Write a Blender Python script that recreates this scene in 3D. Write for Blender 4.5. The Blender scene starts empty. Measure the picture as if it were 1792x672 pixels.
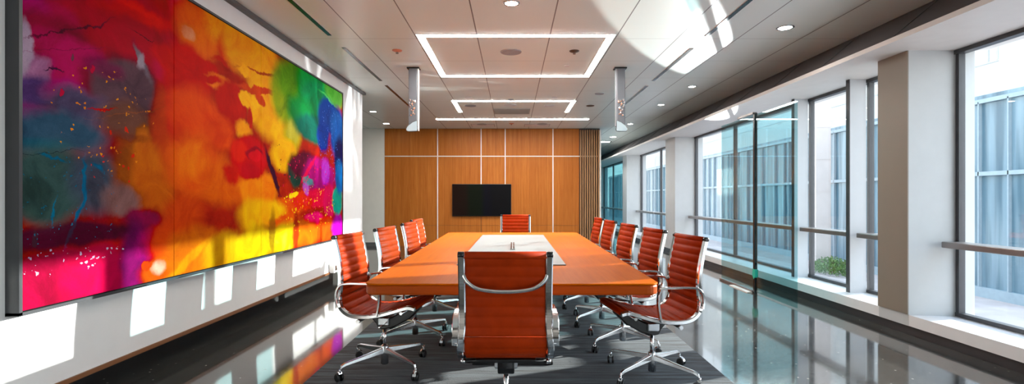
import bpy, math, random
from mathutils import Vector, Matrix
random.seed(7)
C = bpy.context.scene.collection
PI = math.pi
F = 880.0
CAMZ = 1.25
H = 3.03          # ceiling height
WL = -2.55        # left wall face
YB = 12.95        # wood wall
XG = 4.05         # glass plane
XS = 3.60         # sill front / column face
ZH = 2.60         # window head
COLS = [(-2.0, -1.6), (4.57, 4.94), (11.1, 11.8), (15.8, 16.4), (22.2, 22.8)]
FINS = [1.2, 2.35, 5.69, 6.81]

# ------------------------------------------------------------------ mesh helpers
class MB:
    def __init__(s):
        s.v = []; s.f = []; s.sm = []
    def add(s, vs, fs, smooth=False, M=None):
        n = len(s.v)
        for p in vs:
            p = Vector(p)
            if M is not None: p = M @ p
            s.v.append(tuple(p))
        for f in fs:
            s.f.append([i + n for i in f]); s.sm.append(smooth)
        return s
    def box(s, x0, x1, y0, y1, z0, z1, M=None):
        vs = [(x0,y0,z0),(x1,y0,z0),(x1,y1,z0),(x0,y1,z0),(x0,y0,z1),(x1,y0,z1),(x1,y1,z1),(x0,y1,z1)]
        fs = [(0,3,2,1),(4,5,6,7),(0,1,5,4),(1,2,6,5),(2,3,7,6),(3,0,4,7)]
        return s.add(vs, fs, False, M)
    def prism(s, poly, a0, a1, axis='y', smooth=False, M=None):
        # poly: 2d outline; axis = direction of extrusion
        n = len(poly)
        def P(u, w, a):
            return {'y': (u, a, w), 'x': (a, u, w), 'z': (u, w, a)}[axis]
        vs = [P(u, w, a0) for u, w in poly] + [P(u, w, a1) for u, w in poly]
        s.add(vs, [list(range(n)), list(range(2*n-1, n-1, -1))], False, M)
        k = len(s.v) - 2*n
        for i in range(n):
            j = (i+1) % n
            s.f.append([k+j, k+i, k+n+i, k+n+j]); s.sm.append(smooth)
        return s
    def lathe(s, prof, c=(0,0,0), n=24, axis='z', M=None):
        # prof: [(r, h)...]
        vs = []; fs = []
        for r, h in prof:
            for i in range(n):
                a = 2*PI*i/n
                if axis == 'z': vs.append((c[0]+r*math.cos(a), c[1]+r*math.sin(a), c[2]+h))
                elif axis == 'y': vs.append((c[0]+r*math.cos(a), c[1]+h, c[2]+r*math.sin(a)))
                else: vs.append((c[0]+h, c[1]+r*math.cos(a), c[2]+r*math.sin(a)))
        for k in range(len(prof)-1):
            for i in range(n):
                j = (i+1) % n
                fs.append((k*n+i, k*n+j, (k+1)*n+j, (k+1)*n+i))
        s.add(vs, fs, True, M)
        m = len(prof)-1
        b = len(s.v) - len(vs)
        s.f.append([b+i for i in range(n)][::-1]); s.sm.append(False)
        s.f.append([b+m*n+i for i in range(n)]); s.sm.append(False)
        return s
    def tube(s, pts, r, n=10, closed=False, M=None, sec=None, up=(0,1,0)):
        """sweep a round (or given 2d section) along pts"""
        pts = [Vector(p) for p in pts]
        m = len(pts); vs = []; fs = []
        if sec is None:
            sec = [(math.cos(2*PI*i/n), math.sin(2*PI*i/n)) for i in range(n)]
            rr = r if hasattr(r, '__len__') else [r]*m
            smooth = True
        else:
            rr = [1]*m if not hasattr(r, '__len__') else r; smooth = False
        n = len(sec)
        for i, p in enumerate(pts):
            if closed: t = pts[(i+1) % m] - pts[i-1]
            else: t = pts[min(i+1, m-1)] - pts[max(i-1, 0)]
            t.normalize()
            u = Vector(up)
            if abs(u.dot(t)) > .95: u = Vector((1,0,0)) if abs(t.x) < .9 else Vector((0,0,1))
            b = t.cross(u).normalized(); a = b.cross(t).normalized()
            for (q, w) in sec:
                vs.append(p + a*q*rr[i] + b*w*rr[i])
        K = m if closed else m-1
        for k in range(K):
            k2 = (k+1) % m
            for i in range(n):
                j = (i+1) % n
                fs.append((k*n+i, k*n+j, k2*n+j, k2*n+i))
        s.add(vs, fs, smooth, M)
        if not closed:
            b0 = len(s.v) - len(vs)
            s.f.append([b0+i for i in range(n)][::-1]); s.sm.append(False)
            s.f.append([b0+(m-1)*n+i for i in range(n)]); s.sm.append(False)
        return s
    def build(s, name, mat, parent=None, bevel=0, loc=None):
        me = bpy.data.meshes.new(name)
        me.from_pydata(s.v, [], s.f)
        me.polygons.foreach_set('use_smooth', s.sm)
        me.update()
        import bmesh
        bm = bmesh.new(); bm.from_mesh(me)
        bmesh.ops.recalc_face_normals(bm, faces=bm.faces)
        bm.to_mesh(me); bm.free()
        o = bpy.data.objects.new(name, me); C.objects.link(o)
        if mat is not None: me.materials.append(mat)
        if parent is not None: o.parent = parent
        if loc: o.location = loc
        if bevel:
            m = o.modifiers.new('bevel', 'BEVEL'); m.width = bevel; m.segments = 2; m.limit_method = 'ANGLE'
        return o

def spline(pts, k=6):
    """catmull-rom through pts"""
    pts = [Vector(p) for p in pts]; out = []
    n = len(pts)
    for i in range(n-1):
        p0 = pts[max(i-1, 0)]; p1 = pts[i]; p2 = pts[i+1]; p3 = pts[min(i+2, n-1)]
        for j in range(k):
            t = j/k
            out.append(.5*((2*p1) + (p2-p0)*t + (2*p0-5*p1+4*p2-p3)*t*t + (3*p1-p0-3*p2+p3)*t**3))
    out.append(pts[-1])
    return out

def tag(o, label=None, cat=None, group=None, kind=None):
    if label: o['label'] = label
    if cat: o['category'] = cat
    if group: o['group'] = group
    if kind: o['kind'] = kind
    return o
def empty(name, loc=(0,0,0), rz=0):
    o = bpy.data.objects.new(name, None); C.objects.link(o)
    o.location = loc; o.rotation_euler = (0, 0, rz); o.empty_display_size = .1
    return o
def copy_tree(o, parent=None):
    c = o.copy(); C.objects.link(c)
    if parent is not None: c.parent = parent
    for ch in o.children: copy_tree(ch, c)
    return c

# ------------------------------------------------------------------ materials
def srgb(r, g, b):
    f = lambda c: (c/255)/12.92 if c/255 <= .04045 else ((c/255+.055)/1.055)**2.4
    return (f(r), f(g), f(b), 1)
class NT:
    def __init__(s, name):
        s.m = bpy.data.materials.new(name); s.m.use_nodes = True
        s.t = s.m.node_tree; s.n = s.t.nodes; s.l = s.t.links
        s.n.clear()
        s.out = s.n.new('ShaderNodeOutputMaterial')
        s.b = s.n.new('ShaderNodeBsdfPrincipled')
        s.l.new(s.b.outputs[0], s.out.inputs[0])
    def node(s, typ, **kw):
        nd = s.n.new('ShaderNode' + typ)
        for k, v in kw.items(): setattr(nd, k, v)
        return nd
    def link(s, a, b): s.l.new(a, b)
    def coords(s, scale=(1,1,1), kind='Object'):
        tc = s.node('TexCoord'); mp = s.node('Mapping')
        mp.inputs['Scale'].default_value = scale
        s.link(tc.outputs[kind], mp.inputs[0])
        return mp.outputs[0]
    def noise(s, vec, scale, detail=3, rough=.5):
        n = s.node('TexNoise'); n.inputs['Scale'].default_value = scale
        n.inputs['Detail'].default_value = detail; n.inputs['Roughness'].default_value = rough
        s.link(vec, n.inputs['Vector']); return n.outputs['Fac']
    def ramp(s, fac, stops):
        r = s.node('ValToRGB'); e = r.color_ramp.elements
        while len(e) > 1: e.remove(e[-1])
        e[0].position = stops[0][0]; e[0].color = stops[0][1]
        for p, c in stops[1:]:
            q = e.new(p); q.color = c
        s.link(fac, r.inputs[0]); return r.outputs[0]
    def mix(s, fac, a, b, mode='MIX'):
        n = s.node('Mix', data_type='RGBA', blend_type=mode)
        for sock, v in ((n.inputs[0], fac), (n.inputs[6], a), (n.inputs[7], b)):
            if hasattr(v, 'is_linked') or hasattr(v, 'links'): s.link(v, sock)
            else: sock.default_value = v
        return n.outputs[2]
    def math(s, op, a, b=None, c=None):
        n = s.node('Math', operation=op)
        for i, v in enumerate((a, b, c)):
            if v is None: continue
            if hasattr(v, 'links'): s.link(v, n.inputs[i])
            else: n.inputs[i].default_value = v
        return n.outputs[0]
    def bump(s, h, strength=.3, dist=.01):
        n = s.node('Bump'); n.inputs['Strength'].default_value = strength; n.inputs['Distance'].default_value = dist
        s.link(h, n.inputs['Height']); s.link(n.outputs[0], s.b.inputs['Normal'])
    def set(s, **kw):
        for k, v in kw.items():
            k = {'color': 'Base Color', 'rough': 'Roughness', 'metal': 'Metallic', 'ior': 'IOR', 'spec': 'Specular IOR Level',
                 'coat': 'Coat Weight', 'coat_rough': 'Coat Roughness'}.get(k, k)
            if hasattr(v, 'links'): s.link(v, s.b.inputs[k])
            else: s.b.inputs[k].default_value = v
        return s

def simple(name, col, rough=.5, metal=0, var=.06, scale=8, **kw):
    """plain procedural surface: a colour with faint mottling"""
    t = NT(name); v = t.coords()
    f = t.noise(v, scale, 3)
    c0 = tuple(x*(1-var) for x in col[:3]) + (1,); c1 = tuple(min(1, x*(1+var)) for x in col[:3]) + (1,)
    t.set(color=t.ramp(f, [(.3, c0), (.7, c1)]), rough=rough, metal=metal, **kw)
    return t.m
def emit(name, col, strength):
    t = NT(name); t.set(color=(0,0,0,1), rough=.5)
    t.b.inputs['Emission Color'].default_value = col; t.b.inputs['Emission Strength'].default_value = strength
    return t.m
def glass(name, tint, refl=.9, ior=1.45, rough=0.0, body=0.0, bodycol=(.8,.9,.95,1)):
    t = NT(name); t.n.remove(t.b)
    tr = t.node('BsdfTransparent'); tr.inputs[0].default_value = tint
    gl = t.node('BsdfGlossy'); gl.inputs['Roughness'].default_value = rough; gl.inputs['Color'].default_value = (refl,)*3 + (1,)
    # same reflectance on either side of the pane: the index is inverted on back faces
    geo = t.node('NewGeometry'); fr = t.node('Fresnel')
    t.link(t.math('MULTIPLY_ADD', geo.outputs['Backfacing'], 1/ior-ior, ior), fr.inputs[0])
    mx = t.node('MixShader'); t.link(fr.outputs[0], mx.inputs[0]); t.link(tr.outputs[0], mx.inputs[1]); t.link(gl.outputs[0], mx.inputs[2])
    last = mx.outputs[0]
    if body:
        df = t.node('BsdfDiffuse'); df.inputs[0].default_value = bodycol
        m2 = t.node('MixShader'); m2.inputs[0].default_value = body
        t.link(last, m2.inputs[1]); t.link(df.outputs[0], m2.inputs[2]); last = m2.outputs[0]
    t.link(last, t.out.inputs[0])
    return t.m

M = {}
M['white_wall'] = simple('white_wall', (.80,.79,.78,1), .55, var=.015)
M['rear_wall'] = simple('rear_wall', (.20,.18,.165,1), .6, var=.02)
M['cream_wall'] = simple('cream_wall', (.80,.78,.70,1), .6, var=.02)
M['white_panel'] = simple('white_panel', (.60,.61,.63,1), .35, var=.015)
M['sill'] = simple('sill', (.80,.79,.79,1), .3, var=.02)
M['column'] = simple('column', (.55,.56,.56,1), .4, var=.02)
M['column_shade'] = simple('column_shade', (.25,.205,.16,1), .4, var=.03, scale=2)  # column colour with the shade of its room side painted in
M['fascia'] = simple('fascia', (.095,.085,.088,1), .7, var=.05, scale=3)
M['soffit'] = simple('soffit', (.74,.71,.68,1), .5, var=.02)
M['kick'] = simple('kick', (.045,.042,.045,1), .35)
M['mullion'] = simple('mullion', (.07,.07,.075,1), .4, .3)
M['bronze'] = simple('bronze', (.30,.27,.26,1), .3, .7)
M['pillar_grey'] = simple('pillar_grey', (.17,.18,.20,1), .6, 0, var=.03, spec=.3)
M['pale_blue'] = simple('pale_blue', (.52,.64,.70,1), .15, var=.02)
M['chrome'] = simple('chrome', (.86,.86,.87,1), .09, 1, var=.02)
M['alu'] = simple('alu', (.62,.64,.67,1), .22, 1, var=.03)
M['black'] = simple('black', (.012,.012,.013,1), .25)
M['rubber'] = simple('rubber', (.014,.014,.015,1), .4)
M['frame_dark'] = simple('frame_dark', (.045,.047,.052,1), .35)
M['trim_dark'] = simple('trim_dark', (.12,.12,.12,1), .5)
M['baseboard'] = simple('baseboard', (.22,.09,.035,1), .35)
M['grey_runner'] = simple('grey_runner', (.30,.295,.29,1), .45, var=.04, scale=3)
M['strip_white'] = simple('strip_white', (.85,.80,.74,1), .35)
M['white_plastic'] = simple('white_plastic', (.75,.75,.75,1), .4)
M['speaker_grille'] = simple('speaker_grille', (.35,.35,.36,1), .6)
M['orange_metal'] = simple('orange_metal', (.65,.22,.12,1), .35, .3)
M['dark_bronze'] = simple('dark_bronze', (.10,.06,.04,1), .4, .5)
M['vent'] = simple('vent', (.45,.41,.36,1), .6)
M['lamp'] = emit('lamp', (1,.97,.93,1), 42)
M['lamp_warm'] = emit('lamp_warm', (1,.95,.88,1), 50)
M['window_glass'] = glass('window_glass', (.93,.97,.98,1), .8)
M['door_glass'] = glass('door_glass', (.66,.85,.87,1), .9, 1.5)
M['blue_glass'] = glass('blue_glass', (.45,.72,.76,1), .8, 1.5, body=.25, bodycol=(.25,.5,.55,1))
M['fin_glass'] = glass('fin_glass', (.6,.72,.78,1), .9, 1.6, body=.35, bodycol=(.55,.68,.75,1))
M['teal'] = simple('teal', (.02,.45,.32,1), .2)
M['crystal'] = simple('crystal', (.75,.74,.72,1), .05, .8, var=.3, scale=60)

def m_floor():
    t = NT('polished_concrete'); v = t.coords()
    f = t.noise(v, 1.3, 5, .6); g = t.noise(v, 24, 3, .6)
    base = t.ramp(f, [(.3, (.030,.030,.028,1)), (.7, (.062,.061,.057,1))])
    base = t.mix(.35, base, t.ramp(g, [(.35, (.018,.018,.017,1)), (.65, (.095,.092,.086,1))]))
    vo = t.node('TexVoronoi'); vo.inputs['Scale'].default_value = 11; t.link(v, vo.inputs['Vector'])
    sp = t.math('LESS_THAN', vo.outputs['Distance'], .075)
    base = t.mix(t.math('MULTIPLY', sp, .75), base, (.45,.42,.36,1))
    vo = t.node('TexVoronoi'); vo.inputs['Scale'].default_value = 31; t.link(v, vo.inputs['Vector'])
    sp = t.math('LESS_THAN', vo.outputs['Distance'], .09)
    base = t.mix(t.math('MULTIPLY', sp, .3), base, (.30,.27,.22,1))
    # saw-cut joints
    sx = t.node('SeparateXYZ'); t.link(v, sx.inputs[0])
    jy = t.math('LESS_THAN', t.math('ABSOLUTE', t.math('SUBTRACT', t.math('MODULO', t.math('ADD', sx.outputs[1], 30), 3.1), 1.55+.0)), .004)
    base = t.mix(t.math('MULTIPLY', jy, .6), base, (.12,.115,.11,1))
    t.set(color=base, rough=t.math('MULTIPLY_ADD', g, .08, .05), ior=1.55, coat=.35, coat_rough=.03)
    t.b.inputs['Coat IOR'].default_value = 1.5
    t.bump(t.noise(v, 2.2, 2), .04, .01)
    return t.m
M['floor'] = m_floor()

def m_ceiling():
    t = NT('ceiling_panels'); v = t.coords()
    sx = t.node('SeparateXYZ'); t.link(v, sx.inputs[0]); X, Y = sx.outputs[0], sx.outputs[1]
    line = None
    for x0 in (-4.4, -3.7, -3.05, -1.7, -1.07, -.39, .41, 1.147, 1.84, 2.516, 3.22):
        q = t.math('LESS_THAN', t.math('ABSOLUTE', t.math('SUBTRACT', X, x0)), .006)
        line = q if line is None else t.math('MAXIMUM', line, q)
    ym = t.math('PINGPONG', t.math('SUBTRACT', Y, 5.63 + .0), .92/2)   # 0 at a seam, every .92
    q = t.math('LESS_THAN', ym, .005)
    q = t.math('MULTIPLY', q, t.math('GREATER_THAN', Y, 5.3))
    q = t.math('MULTIPLY', q, .45)
    line = t.math('MAXIMUM', line, q)
    f = t.noise(v, .8, 2)
    base = t.ramp(f, [(.3, (.77,.84,.80,1)), (.7, (.80,.87,.83,1))])
    base = t.mix(t.math('MULTIPLY', line, .85), base, (.06,.055,.05,1))
    t.set(color=base, rough=.32, spec=.5)
    return t.m
M['ceiling'] = m_ceiling()

def m_wood(name, c0, c1, c2, axis=2, rough=.4, board=.22, coat=0.0, spec=.4, ior=1.45):
    """veneer with grain along one axis, narrow vertical leaves"""
    t = NT(name)
    sc = [14, 14, 14]; sc[axis] = .55
    v = t.coords(tuple(sc))
    a = t.noise(v, 1.6, 6, .65)
    v2 = t.coords(tuple(3*s for s in sc)); b = t.noise(v2, 2.2, 3, .5)
    base = t.ramp(a, [(.28, c0), (.5, c1), (.72, c2)])
    base = t.mix(.25, base, t.ramp(b, [(.4, c0), (.6, c2)]))
    if board:
        v3 = t.coords(); sx = t.node('SeparateXYZ'); t.link(v3, sx.inputs[0])
        cell = t.math('FLOOR', t.math('DIVIDE', sx.outputs[0], board))
        wn = t.node('TexWhiteNoise', noise_dimensions='1D'); t.link(cell, wn.inputs['W'])
        base = t.mix(t.math('MULTIPLY', wn.outputs['Value'], .35), base, c0)
        e = t.math('LESS_THAN', t.math('PINGPONG', sx.outputs[0], board/2), .004)
        base = t.mix(t.math('MULTIPLY', e, .35), base, tuple(x*.35 for x in c0[:3]) + (1,))
    t.set(color=base, rough=rough, coat=coat, coat_rough=.12, spec=spec, ior=ior)
    return t.m
M['wood_wall'] = m_wood('wood_wall', (.38,.105,.014,1), (.49,.150,.023,1), (.58,.205,.040,1), spec=.2)
M['slat_wood'] = m_wood('slat_wood', (.30,.14,.05,1), (.42,.21,.09,1), (.50,.27,.13,1), board=0)
M['table_wood'] = m_wood('table_wood', (.56,.110,.0008,1), (.62,.130,.001,1), (.67,.150,.0015,1), axis=1, rough=.4, board=0, spec=.3, ior=1.12)
M['table_edge'] = m_wood('table_edge', (.40,.060,.003,1), (.46,.072,.004,1), (.52,.085,.005,1), axis=0, rough=.35, board=0, spec=.2)

def m_leather(name, c):
    t = NT(name); v = t.coords()
    f = t.noise(v, 12, 4, .6); g = t.noise(v, 260, 2)
    t.set(color=t.ramp(f, [(.3, tuple(x*.82 for x in c[:3])+(1,)), (.7, tuple(x*1.1 for x in c[:3])+(1,))]), rough=.5, spec=.3, ior=1.22)
    t.bump(g, .12, .002)
    return t.m
M['leather'] = m_leather('orange_leather', (.40,.033,.002,1))

def m_rug():
    t = NT('striped_rug'); 
    v = t.coords((1.1, 16, 1)); a = t.noise(v, 1.5, 5, .6)
    v2 = t.coords((3.0, 60, 1)); b = t.noise(v2, 1.5, 3, .6)
    v3 = t.coords(); c = t.noise(v3, 180, 2)
    base = t.ramp(a, [(.42, (.006,.008,.012,1)), (.50, (.042,.060,.076,1)), (.62, (.095,.125,.150,1))])
    base = t.mix(.35, base, t.ramp(b, [(.45, (.010,.011,.014,1)), (.6, (.12,.135,.15,1))]))
    t.set(color=base, rough=.95, spec=.1)
    t.b.inputs['Sheen Weight'].default_value = .2
    t.bump(c, .6, .004)
    return t.m
M['rug'] = m_rug()

# ------------------------------------------------------------------ abstract painting material
CANX = -2.485
def blob_group():
    g = bpy.data.node_groups.new('paint_blob', 'ShaderNodeTree')
    for n, ty in (('Under', 'NodeSocketColor'), ('P', 'NodeSocketVector'), ('Centre', 'NodeSocketVector'), ('InvR', 'NodeSocketVector'),
                  ('Angle', 'NodeSocketFloat'), ('Soft', 'NodeSocketFloat'), ('Alpha', 'NodeSocketFloat'), ('Paint', 'NodeSocketColor')):
        g.interface.new_socket(n, in_out='INPUT', socket_type=ty)
    g.interface.new_socket('Color', in_out='OUTPUT', socket_type='NodeSocketColor')
    i = g.nodes.new('NodeGroupInput'); o = g.nodes.new('NodeGroupOutput')
    sub = g.nodes.new('ShaderNodeVectorMath'); sub.operation = 'SUBTRACT'
    rot = g.nodes.new('ShaderNodeVectorRotate'); rot.rotation_type = 'X_AXIS'
    mul = g.nodes.new('ShaderNodeVectorMath'); mul.operation = 'MULTIPLY'
    ln = g.nodes.new('ShaderNodeVectorMath'); ln.operation = 'LENGTH'
    mr = g.nodes.new('ShaderNodeMapRange'); mr.interpolation_type = 'SMOOTHSTEP'
    one = g.nodes.new('ShaderNodeMath'); one.operation = 'SUBTRACT'; one.inputs[0].default_value = 1
    two = g.nodes.new('ShaderNodeMath'); two.operation = 'ADD'; two.inputs[0].default_value = 1
    al = g.nodes.new('ShaderNodeMath'); al.operation = 'MULTIPLY'
    mx = g.nodes.new('ShaderNodeMix'); mx.data_type = 'RGBA'
    L = g.links.new
    L(i.outputs['P'], sub.inputs[0]); L(i.outputs['Centre'], sub.inputs[1])
    L(sub.outputs[0], rot.inputs['Vector']); L(i.outputs['Angle'], rot.inputs['Angle'])
    L(rot.outputs[0], mul.inputs[0]); L(i.outputs['InvR'], mul.inputs[1]); L(mul.outputs[0], ln.inputs[0])
    L(i.outputs['Soft'], one.inputs[1]); L(i.outputs['Soft'], two.inputs[1])
    L(ln.outputs['Value'], mr.inputs['Value']); L(one.outputs[0], mr.inputs['From Min']); L(two.outputs[0], mr.inputs['From Max'])
    mr.inputs['To Min'].default_value = 1; mr.inputs['To Max'].default_value = 0
    L(mr.outputs[0], al.inputs[0]); L(i.outputs['Alpha'], al.inputs[1])
    L(al.outputs[0], mx.inputs[0]); L(i.outputs['Under'], mx.inputs[6]); L(i.outputs['Paint'], mx.inputs[7])
    L(mx.outputs[2], o.inputs[0])
    return g
def canvas_pt(px, py):
    y = -CANX*F/(897-px); return y, CAMZ-(py-346)*y/F
def m_painting():
    t = NT('abstract_paint'); g = blob_group()
    v = t.coords()
    # domain warp: broad feathering and fine fraying
    def warp(vec, scale, amt, detail):
        n = t.node('TexNoise'); n.inputs['Scale'].default_value = scale; n.inputs['Detail'].default_value = detail
        n.inputs['Roughness'].default_value = .6
        t.link(vec, n.inputs['Vector'])
        s = t.node('VectorMath', operation='SUBTRACT'); t.link(n.outputs['Color'], s.inputs[0]); s.inputs[1].default_value = (.5,.5,.5)
        m = t.node('VectorMath', operation='MULTIPLY'); t.link(s.outputs[0], m.inputs[0]); m.inputs[1].default_value = (0, amt, amt)
        a = t.node('VectorMath', operation='ADD'); t.link(vec, a.inputs[0]); t.link(m.outputs[0], a.inputs[1])
        return a.outputs[0]
    P = warp(warp(v, 1.6, .10, 2), 3.6, .15, 9)
    P2 = warp(P, 13.0, .06, 6)
    col = None
    def blob(px, py, rx, ry, c, soft=.6, alpha=1, ang=0, fine=False):
        nonlocal col
        y, z = canvas_pt(px, py)
        sy = rx*y*y/(-CANX*F); sz = ry*y/F
        n = t.node('Group'); n.node_tree = g
        if col is None: n.inputs['Under'].default_value = srgb(165, 40, 30)
        else: t.link(col, n.inputs['Under'])
        t.link(P2 if fine else P, n.inputs['P'])
        n.inputs['Centre'].default_value = (CANX, y, z)
        n.inputs['InvR'].default_value = (0, 1/sy, 1/sz)
        n.inputs['Angle'].default_value = ang; n.inputs['Soft'].default_value = soft*.5; n.inputs['Alpha'].default_value = alpha
        n.inputs['Paint'].default_value = srgb(*c)
        col = n.outputs[0]
    B = blob
    def S(x0, y0, x1, y1, hw, c, soft=.35, alpha=1, fine=True):
        """a stroke between two points of the canvas"""
        nonlocal col
        ya, za = canvas_pt(x0, y0); yb, zb_ = canvas_pt(x1, y1)
        n = t.node('Group'); n.node_tree = g; t.link(col, n.inputs['Under']); t.link(P2 if fine else P, n.inputs['P'])
        L_ = math.hypot(yb-ya, zb_-za)/2; w_ = hw*(ya+yb)/2/F
        n.inputs['Centre'].default_value = (CANX, (ya+yb)/2, (za+zb_)/2); n.inputs['InvR'].default_value = (0, 1/(L_*1.1), 1/w_)
        n.inputs['Angle'].default_value = -math.atan2(zb_-za, yb-ya); n.inputs['Soft'].default_value = soft; n.inputs['Alpha'].default_value = alpha
        n.inputs['Paint'].default_value = srgb(*c); col = n.outputs[0]
    # left panel: crimson above, mauve, slate, teal and grey green below
    B(150, 50, 190, 130, (150,0,42), .5); B(230, 60, 110, 90, (175,0,28), .8); S(205, 0, 296, 46, 17, (228,14,4), .5); S(160, 0, 250, 30, 10, (200,4,12), .8)
    B(95, 30, 50, 22, (165,10,60), .8); B(62, 18, 26, 26, (170,60,110), .9, .8); B(100, 62, 62, 30, (140,0,44), .7)
    B(128, 92, 60, 26, (186,20,88), .8); B(60, 122, 60, 28, (168,116,152), .7); B(45, 85, 14, 46, (172,150,172), .6); B(62, 160, 62, 28, (92,68,118), .7)
    B(55, 197, 48, 18, (118,52,104), .9); B(116, 135, 26, 34, (188,28,92), .8); B(120, 166, 38, 20, (172,74,128), .9)
    B(218, 152, 62, 54, (86,62,72), .5); B(180, 120, 34, 18, (120,50,80), .9, .8); B(286, 130, 22, 18, (196,14,60), .6); B(285, 100, 22, 20, (205,8,20), .7)
    B(150, 192, 60, 30, (82,72,100), .8); B(105, 232, 95, 34, (56,82,104), .7); B(70, 256, 50, 20, (40,98,120), .9, .8); B(225, 214, 46, 34, (108,72,62), .8)
    B(90, 325, 80, 76, (56,80,78), .6); B(60, 345, 32, 40, (46,66,62), .3, .7); B(170, 320, 44, 60, (66,76,92), .8); B(170, 335, 16, 34, (64,62,74), .4, .7)
    B(285, 220, 22, 70, (186,60,30), .8); B(235, 300, 34, 60, (152,84,50), .8); B(250, 256, 14, 34, (206,112,34), .7); B(258, 300, 28, 48, (206,106,36), .8)
    B(218, 352, 34, 28, (134,100,98), .8); B(278, 345, 28, 42, (196,96,40), .8); B(230, 240, 30, 8, (120,64,60), .9, .5)
    S(80, 267, 114, 286, 3, (30,98,130), .6); S(150, 286, 146, 360, 4, (36,104,140), .6); S(146, 355, 122, 430, 3.5, (44,110,150), .7); S(97, 355, 86, 398, 1.6, (44,116,148), .6)
    S(165, 290, 178, 300, 5, (36,104,140), .7); B(250, 384, 34, 22, (132,24,62), .9); B(60, 418, 5, 14, (20,90,70), .5, .8)
    S(53, 71, 126, 50, 1.3, (92,0,40), .5); S(126, 50, 192, 31, 1.6, (92,0,36), .5); S(60, 88, 186, 82, .9, (120,20,60), .5, .7)
    S(230, 52, 268, 78, 1.0, (90,0,20), .3); S(235, 80, 257, 140, 7, (112,100,112), .5); B(246, 112, 6, 14, (170,160,175), .8, .6, 0, True)
    S(164, 195, 199, 194, 2, (190,60,60), .6); S(180, 208, 300, 184, 1.0, (150,90,70), .5, .6)
    # middle: reds and oranges
    B(316, 15, 20, 32, (206,84,92), .8); B(352, 55, 40, 50, (234,100,18), .6); B(328, 52, 14, 18, (226,150,118), .9); B(388, 45, 30, 40, (240,142,18), .6)
    B(332, 130, 44, 52, (206,10,4), .5); B(305, 190, 16, 80, (200,16,10), .7); B(395, 84, 16, 30, (216,40,8), .5, 1, 0, True); B(352, 122, 30, 22, (198,8,4), .35, 1, 0, True)
    B(345, 205, 50, 44, (232,72,6), .7); B(345, 290, 52, 56, (232,92,8), .7); B(338, 280, 24, 30, (242,122,18), .9); B(322, 372, 34, 34, (200,68,34), .9)
    B(385, 150, 26, 14, (242,122,16), .5, 1, 0, True); S(375, 106, 426, 124, 6, (192,26,10), .25); S(340, 141, 386, 143, 8, (196,12,6), .3)
    B(440, 90, 50, 52, (236,152,18), .45); B(470, 175, 34, 66, (240,164,14), .4); B(502, 218, 28, 46, (242,176,18), .4); B(420, 62, 22, 30, (238,146,18), .8)
    B(404, 186, 27, 42, (192,18,5), .3, 1, 0, True); B(385, 235, 24, 26, (226,70,8), .7); B(425, 225, 14, 14, (246,160,40), .7, 1, 0, True)
    B(428, 172, 14, 15, (250,182,52), .25, 1, 0, True); B(444, 185, 9, 26, (250,178,36), .3, 1, 0, True); B(438, 205, 5, 20, (196,30,8), .3, 1, 0, True)
    S(418, 149, 486, 164, 6.5, (206,58,10), .2); S(445, 158, 464, 182, 7, (204,56,10), .25); S(425, 118, 530, 146, 2.2, (176,62,14), .3)
    B(428, 126, 10, 10, (246,168,40), .4, 1, 0, True)
    # green, teal, blue at the far end
    B(500, 165, 26, 52, (134,152,40), .5); B(522, 150, 34, 42, (92,138,44), .5); B(548, 152, 28, 32, (24,150,60), .5); B(558, 176, 30, 34, (0,134,74), .5)
    B(586, 166, 16, 20, (112,190,92), .6); B(512, 236, 15, 26, (196,186,90), .8); B(530, 200, 26, 30, (40,130,66), .7); B(548, 226, 28, 26, (0,96,78), .5)
    B(576, 206, 17, 30, (0,58,150), .35, 1, 0, True); B(591, 232, 13, 42, (0,82,164), .5); B(566, 238, 10, 26, (18,56,148), .5); B(595, 285, 9, 44, (22,20,72), .5)
    S(560, 160, 585, 185, 2, (120,220,130), .7, .7)
    # orange glow, red swirl and the violet knot
    B(400, 320, 40, 40, (224,96,12), .8); B(455, 332, 34, 34, (242,130,10), .5); B(445, 376, 26, 28, (238,172,14), .7); B(500, 272, 24, 28, (242,176,16), .5)
    B(437, 276, 33, 38, (200,8,18), .25); B(418, 262, 16, 20, (218,34,22), .5); B(405, 302, 14, 20, (200,22,10), .6, 1, 0, True); B(446, 268, 16, 12, (150,0,26), .25)
    B(448, 272, 13, 10, (214,14,28), .25); B(440, 300, 16, 14, (190,6,22), .5)
    B(522, 300, 20, 32, (30,60,50), .4); B(536, 290, 28, 24, (90,10,40), .5); B(560, 310, 27, 32, (160,20,110), .45); S(528, 322, 552, 278, 5, (226,30,82), .4)
    B(570, 300, 8, 24, (184,84,194), .5, 1, 0, True); B(558, 346, 20, 18, (222,10,60), .35, 1, 0, True); B(506, 362, 26, 18, (232,82,10), .5); B(530, 354, 18, 15, (226,40,10), .4, 1, 0, True)
    S(466, 262, 490, 340, 7, (58,14,42), .35); B(514, 341, 8, 6, (250,212,34), .3, 1, 0, True); B(540, 318, 9, 7, (60,150,150), .4, .8, 0, True); B(536, 332, 6, 12, (190,110,200), .5, .8, 0, True)
    B(475, 372, 26, 22, (246,180,20), .6); B(500, 385, 24, 10, (236,90,20), .7)
    B(550, 385, 17, 14, (236,42,112), .35); B(576, 352, 10, 30, (214,30,90), .4); B(590, 352, 9, 26, (0,150,130), .35, 1, 0, True); B(594, 310, 7, 30, (0,92,162), .5, 1, 0, True)
    B(570, 392, 12, 14, (226,50,40), .4)
    # bottom band
    B(110, 505, 150, 66, (160,14,58), .35); B(60, 520, 50, 60, (140,10,46), .6, .8); B(170, 475, 60, 46, (190,60,84), .8, .7)
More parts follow.
